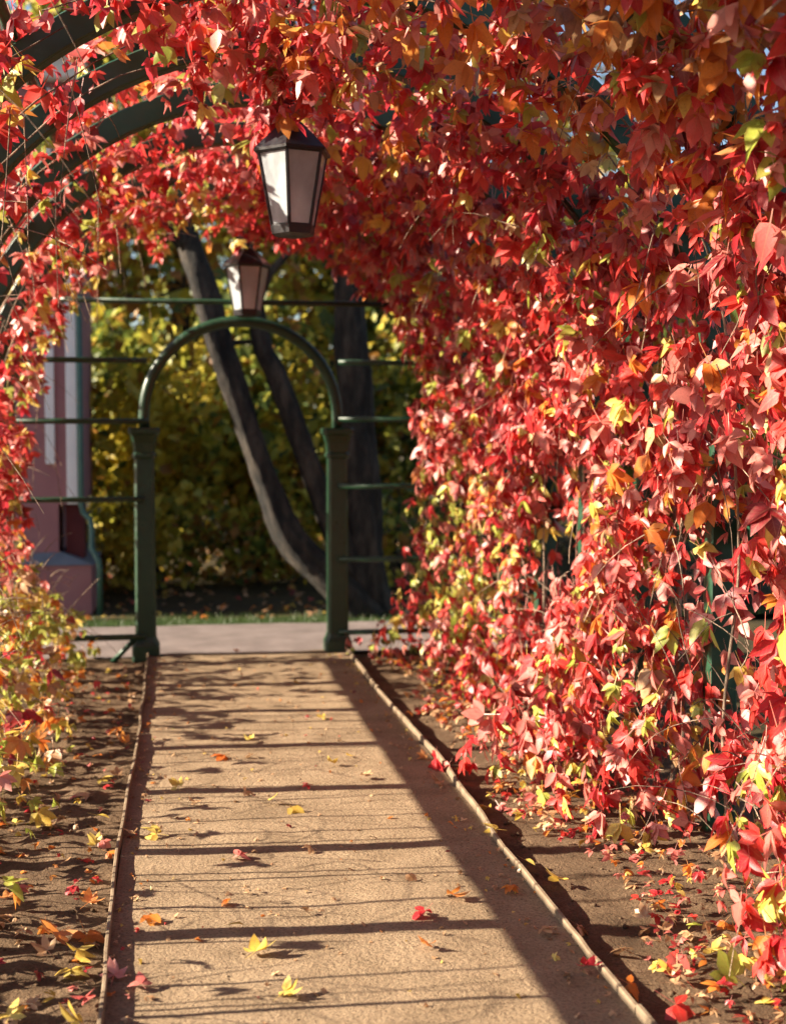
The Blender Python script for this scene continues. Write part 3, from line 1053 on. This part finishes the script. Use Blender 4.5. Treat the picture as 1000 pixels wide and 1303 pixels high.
# grass of the lawn strip
k = 5000
X, Yg = rng.uniform(-5, 5, k), rng.uniform(11.93, 12.5, k)
H, A = rng.uniform(.01, .05, k), rng.uniform(0, 6.28, k)
wd = .004
V = np.stack([np.stack([X - wd * np.cos(A), Yg - wd * np.sin(A), np.full(k, -.03)], 1), np.stack([X + wd * np.cos(A), Yg + wd * np.sin(A), np.full(k, -.03)], 1),
              np.stack([X + rng.normal(0, .02, k), Yg + rng.normal(0, .02, k), H], 1)], 1).reshape(-1, 3)
me = np_mesh('grass', V, np.arange(3 * k).reshape(-1, 3), [GRASSM])
o = link('grass', me)
o['kind'] = 'stuff'

# ------------------------------------------------------------------ the pink building
bld = thing('pink_building', 'pink stucco building with white vertical strips, left of the archway', 'building', (-4.4, 14.4, 0))
BX1, BX0, BY0, BY1, BH = -1.47, -6.5, 13.0, 15.6, 5.2
mb = MB()
mb.box(((BX0 + BX1) / 2, (BY0 + BY1) / 2, (1.02 + BH) / 2), (BX1 - BX0, BY1 - BY0, BH - 1.02))
mb.build('wall', PINK, bld, origin=(BX0, BY0, 1))
mb = MB()
mb.box(((BX0 + BX1 - .17) / 2, (BY0 + BY1) / 2, 0.75), (BX1 - BX0 - .17, BY1 - BY0 - .2 + .2, 0.54))
mb.build('wall', PINK, bld, origin=(BX0, BY0, .5))
mb = MB()
mb.box((BX1 - .085 + .06, BY0 + .3, 0.75), (.165, .4, 0.52))
mb.build('recess', MAROON, bld, origin=(BX1, BY0, .5))
mb = MB()
mb.box(((BX0 + BX1) / 2 + .02, (BY0 + BY1) / 2 - .06, 0.17), (BX1 - BX0 + .24, BY1 - BY0 + .22, 0.56))
mb.build('plinth', PINK, bld, origin=(BX0, BY0, 0))
mb = MB()
x0, x1, y0, y1 = BX0 - .12, BX1 + .16, BY0 - .19, BY1 + .1
mb.add([(x0, y0, .452), (x1, y0, .452), (x1, y1, .452), (x0, y1, .452), (x0 + .12, y0 + .17, .56), (x1 - .3, y0 + .17, .56), (x1 - .3, y1 - .1, .56), (x0 + .12, y1 - .1, .56)],
       [(3, 2, 1, 0), (4, 5, 6, 7), (0, 1, 5, 4), (1, 2, 6, 5), (2, 3, 7, 6), (3, 0, 4, 7)])
mb.build('ledge', LEDGE, bld, origin=(x0, y0, .5))
for xs, zb, wd in ((BX1 - .035, 1.02, .10), (BX1 - .235, 1.40, .085), (BX1 - 1.2, 1.40, .085), (BX1 - 1.45, 1.40, .085), (BX1 - 2.6, 1.4, .085)):
    mb = MB()
    mb.box((xs, BY0 - .012, (zb + BH - .3) / 2), (wd, .05, BH - .3 - zb), bev=.006)
    mb.build('white_strip', WHITE, bld, origin=(xs, BY0, zb))
mb = MB()
mb.box(((BX0 + BX1) / 2, (BY0 + BY1) / 2, BH - .12), (BX1 - BX0 + .3, BY1 - BY0 + .3, .22), bev=.02)
mb.build('cornice', WHITE, bld, origin=(BX0, BY0, BH))
mb = MB()
mb.add([(BX0 - .3, BY0 - .3, BH), (BX1 + .3, BY0 - .3, BH), (BX1 + .3, BY1 + .3, BH), (BX0 - .3, BY1 + .3, BH), (BX0 + 1, (BY0 + BY1) / 2, BH + .9), (BX1 - 1, (BY0 + BY1) / 2, BH + .9)],
       [(0, 1, 5, 4), (1, 2, 5), (2, 3, 4, 5), (3, 0, 4), (3, 2, 1, 0)])
mb.build('roof', ROOFM, bld, origin=(BX0, BY0, BH))
mb = MB()
dx = BX1 + .045
mb.tube([(dx, BY0 - .05, BH - .3), (dx, BY0 - .05, 1.02), (dx + .02, BY0 - .06, .94), (dx + .085, BY0 - .1, .88), (dx + .10, BY0 - .12, .80), (dx + .10, BY0 - .16, .60), (dx + .165, BY0 - .24, .50), (dx + .175, BY0 - .24, .42), (dx + .175, BY0 - .24, -.03)], .028, 10)
mb.build('downpipe', PIPE, bld, smooth=True, origin=(dx, BY0, 0))

# ------------------------------------------------------------------ trees


def crown_mesh(blobs, count, size, wts, squash=1.0):
    """leaf-sized folded blades scattered through overlapping clumps"""
    vol = np.array([b_[3] ** 2.4 for b_ in blobs])
    pick = rng.choice(len(blobs), count, p=vol / vol.sum())
    B = np.array(blobs)[pick]
    d = rng.normal(0, 1, (count, 3))
    d /= np.linalg.norm(d, axis=1, keepdims=True)
    rr = rng.random(count) ** .42
    P = B[:, :3] + d * (B[:, 3] * rr)[:, None] * np.array([1, 1, squash])
    nn = nz(P, 1.9, 3) + .5 * nz(P, .8, 13)
    kp = nn + rng.normal(0, .10, count) > -.11
    P, d = P[kp], d[kp]
    P = P[P[:, 2] > 0.05]
    k = len(P)
    N = d[:k] * .6 + np.array([[-.3, -.2, .7]]) + rng.normal(0, .55, (k, 3))
    M = frames(N, np.array([[0, 0, -1.0]]) + rng.normal(0, .7, (k, 3)))
    T = np.array([(0, -.5, 0), (.42, .02, .12), (.22, .3, .05), (0, .62, -.06), (-.22, .3, .05), (-.42, .02, .12)])
    F = np.array([(0, 1, 3), (1, 2, 3), (0, 3, 5), (5, 3, 4)])
    s = size * np.clip(rng.lognormal(0, .28, k), .5, 1.8)
    V = np.einsum('nij,vj->nvi', M, T) * s[:, None, None] + P[:, None]
    FF = F[None] + (np.arange(k) * 6)[:, None, None]
    pn = nz(P, .9, 50)
    W = np.array(wts)[None] * np.exp(np.stack([pn * 4.0, -pn * .6, -pn * 3.5, pn * .6], 1))
    cw = np.cumsum(W / W.sum(1, keepdims=True), 1)
    col = (rng.random(k)[:, None] > cw).sum(1).clip(0, 3)
    return np_mesh('crown', V.reshape(-1, 3), FF.reshape(-1, 3), TREEM, np.repeat(col, 4))


def tree(name, label, trunk, rad, blobs, count, size, wts, bark, branches=(), group=None, nseg=26):
    x, y = trunk[0][0], trunk[0][1]
    t = thing(name, label, 'tree', (x, y, 0), group)
    pts = np.array(trunk, float)
    # smooth (Catmull-Rom) the control points
    q = np.concatenate([[2 * pts[0] - pts[1]], pts, [2 * pts[-1] - pts[-2]]])
    P, Rr = [], []
    for i in range(len(pts) - 1):
        for u in np.linspace(0, 1, 12, endpoint=(i == len(pts) - 2)):
            p0, p1, p2, p3 = q[i], q[i + 1], q[i + 2], q[i + 3]
            P.append(tuple(.5 * (2 * p1 + (p2 - p0) * u + (2 * p0 - 5 * p1 + 4 * p2 - p3) * u * u + (3 * p1 - p0 - 3 * p2 + p3) * u ** 3)))
            Rr.append(rad[i] + (rad[i + 1] - rad[i]) * u)
    mb = MB()
    mb.tube(P, Rr, 30, lump=.38)
    tr_ = mb.build('trunk', bark, t, smooth=True, origin=(x, y, 0))
    for bp, br in branches:
        mb = MB()
        mb.tube(bp, [br * (1 - .7 * i / (len(bp) - 1)) for i in range(len(bp))], 8, lump=.15)
        mb.build('limb', bark, t, smooth=True, origin=bp[0])
    if count:
        me = crown_mesh(blobs, count, size, wts)
        o = bpy.data.objects.new('crown', me)
        C.objects.link(o)
        o.parent = t
        o.location = -Vector(t.location)
    return t


ty = 12.35
tree('leaning_tree', 'dark trunk leaning far to the left, seen through the archway', [(1.22, ty, -.1), (1.0, ty, .2), (.76, ty, .44), (.53, ty, .68), (.42, ty, .88), (.30, ty, 1.22), (.10, ty, 1.79), (-.10, ty, 2.41), (-.24, ty, 2.91), (-.75, ty + .2, 4.8), (-1.2, ty + .4, 7.2)],
     [.20, .17, .15, .14, .125, .115, .112, .118, .115, .09, .03], [(-1.2, ty + .5, 7.0, 1.5), (-2.2, ty + .8, 6.3, 1.1), (-.2, ty + .3, 7.4, 1.2)], 3500, .13, [1.2, .6, .1, .4], BARK,
     [([(-.45, ty, 3.4), (-.9, ty - .1, 3.9), (-1.6, ty, 4.6), (-2.2, ty, 5.6)], .07), ([(-.16, ty, 2.4), (.0, ty + .1, 2.52), (.22, ty + .25, 2.55), (.35, ty + .4, 2.5)], .035), ([(-.7, ty + .1, 4.4), (-.3, ty, 5.2), (0, ty, 6.4)], .06)])
ty = 12.45
tree('leaning_tree', 'thinner dark trunk leaning left beside the right post of the archway', [(1.27, ty, -.1), (1.2, ty, .2), (.99, ty, .67), (.74, ty, 1.32), (.57, ty, 1.78), (.39, ty, 2.25), (.23, ty, 2.69), (-.02, ty, 4.4), (-.1, ty, 6.6)],
     [.15, .135, .12, .105, .10, .095, .09, .07, .03], [(-.2, ty, 6.6, 1.4), (.8, ty + .5, 6.1, 1.1), (-.9, ty + .3, 6.0, 1.0)], 3200, .13, [1, .6, .2, .5], BARK,
     [([(.20, ty, 2.85), (.33, ty - .1, 3.16), (.52, ty - .15, 3.36), (.75, ty - .2, 3.34), (.95, ty - .2, 3.5)], .05), ([(-.05, ty, 4.3), (.4, ty, 5.1), (.8, ty, 6.2)], .06)])
ty = 12.55
tree('broad_tree', 'thick upright dark trunk just right of the archway, half hidden by creeper', [(1.27, ty, -.1), (1.25, ty, .25), (1.22, ty, 1.0), (1.17, ty, 1.9), (1.10, ty, 2.7), (1.08, ty, 4.2), (1.2, ty, 7.5)],
     [.26, .215, .175, .16, .155, .12, .04], [(1.4, ty, 7.6, 1.9), (2.6, ty + .5, 6.8, 1.4), (.4, ty + .2, 7.9, 1.3)], 4500, .14, [.7, .8, .6, .4], BARK,
     [([(1.08, ty, 4.0), (1.7, ty, 5.0), (2.6, ty + .4, 6.4)], .08), ([(1.12, ty, 3.0), (.75, ty - .2, 3.7), (.5, ty - .1, 5.0), (.5, ty, 7)], .07)])

TG = 'autumn trees beyond the archway'


def plain_tree(x, y, h, spread, low, count, size, wts, label, name='autumn_tree', lean=0.0, r=.14):
    blobs = []
    for k in range(13):
        u = random.random()
        zc = low + (h - low) * (.12 + .8 * u)
        wdt = spread * math.sin(PI * (.18 + .74 * u)) ** .8
        a = random.uniform(0, 6.28)
        q = random.random() ** .5 * wdt * .75
        blobs.append((x + lean * u + q * math.cos(a), y + q * math.sin(a), zc, random.uniform(.30, .55) * spread + .15))
    tr_ = [(x, y, -.1), (x + .05, y, h * .12), (x + lean * .2 - .05, y, h * .3), (x + lean * .5, y, h * .6), (x + lean, y, h * .92)]
    br = []
    for k in range(5):
        u = random.uniform(.25, .7)
        b0 = blobs[random.randrange(len(blobs))]
        p0 = Vector((x + lean * u, y, h * u))
        p1 = Vector(b0[:3])
        br.append(([p0, p0.lerp(p1, .5) + Vector((0, 0, -.05)), p1], r * .4))
    return tree(name, label, tr_, [r * 1.3, r, r * .85, r * .55, r * .15], blobs, count, size, wts, random.choice([BARK, BARK2]), br, TG)


G1, G2, G3, G4 = [1.9, 1.4, .35, .35], [.5, 1.2, .8, .3], [.35, .7, 1.6, .3], [.7, .7, .2, 1.5]
plain_tree(-.95, 16.4, 3.0, 1.35, .1, 5600, .135, G1, 'golden yellow bushy tree between the pink building and the left archway post', 'bushy_tree')
plain_tree(.25, 17.0, 3.3, 1.45, .1, 5600, .135, [1.5, 1.2, .5, .5], 'yellow and olive bushy tree in the middle of the archway opening', 'bushy_tree')
plain_tree(1.55, 18.0, 3.0, 1.5, .1, 5000, .135, [1.0, .8, .4, 1.2], 'amber bushy tree behind the leaning trunks', 'bushy_tree')
plain_tree(3.0, 16.8, 3.6, 1.5, .3, 4500, .13, G3, 'dark green bushy tree behind the far end of the right creeper wall', 'bushy_tree')
plain_tree(-.4, 21.5, 9.5, 2.9, 1.6, 7500, .19, G4, 'tall rusty gold tree high behind the archway top', r=.2)
plain_tree(2.9, 23, 10.0, 3.0, 1.2, 7500, .19, G2, 'tall olive tree farther back right of the archway', r=.2)
plain_tree(-4.2, 20.5, 10.5, 3.0, 1.5, 8000, .19, G2, 'tall olive tree rising behind the pink building', r=.2)
plain_tree(-7.2, 24, 11, 3.2, 1.5, 7000, .2, G1, 'tall golden tree farthest left behind the pink building', r=.2)
plain_tree(5.6, 19.5, 6.0, 2.4, 0.8, 7500, .18, G3, 'tall dark green tree behind the middle of the right creeper wall', r=.2)
plain_tree(8.8, 21, 6.0, 2.8, .6, 7000, .19, G2, 'tall olive tree behind the right edge of the creeper wall', r=.2)
plain_tree(5.0, 12.5, 4.6, 1.7, .3, 5000, .14, G3, 'dark green shrubby tree outside the right wall of the pergola', 'bushy_tree')
plain_tree(4.6, 8.6, 3.6, 1.5, .2, 4500, .13, G3, 'low dark green shrub outside the pergola behind the right posts', 'bushy_tree')
plain_tree(-1.6, 28, 12, 3.6, 1.0, 7000, .26, G2, 'distant olive tree behind the rusty gold tree', r=.22)
plain_tree(5.5, 29, 12, 3.8, 1.0, 7000, .26, G4, 'distant rust coloured tree behind the right trees', r=.22)
for (x, y, h, wts_, lab) in ((-.75, 14.9, 1.0, G1, 'low yellowing shrub left of the leaning trunks beyond the archway'), (.35, 15.3, .9, G4, 'low rust brown shrub behind the base of the leaning trunks'), (1.9, 14.6, 1.2, G3, 'low dark green shrub right of the thick upright trunk')):
    plain_tree(x, y, h, .75, .02, 1500, .10, wts_, lab, 'shrub', r=.03)
# the far wood that closes the view
blobs = [(x + random.uniform(-1, 1), 33 + random.uniform(-1, 2), random.uniform(.5, 7.5), random.uniform(1.6, 2.6)) for x in np.arange(-16, 20, 1.1) for _ in range(3)]
me = crown_mesh(blobs, 22000, .34, [.25, .8, 1.6, .3])
o = link('far_woods', me)
o['kind'] = 'stuff'
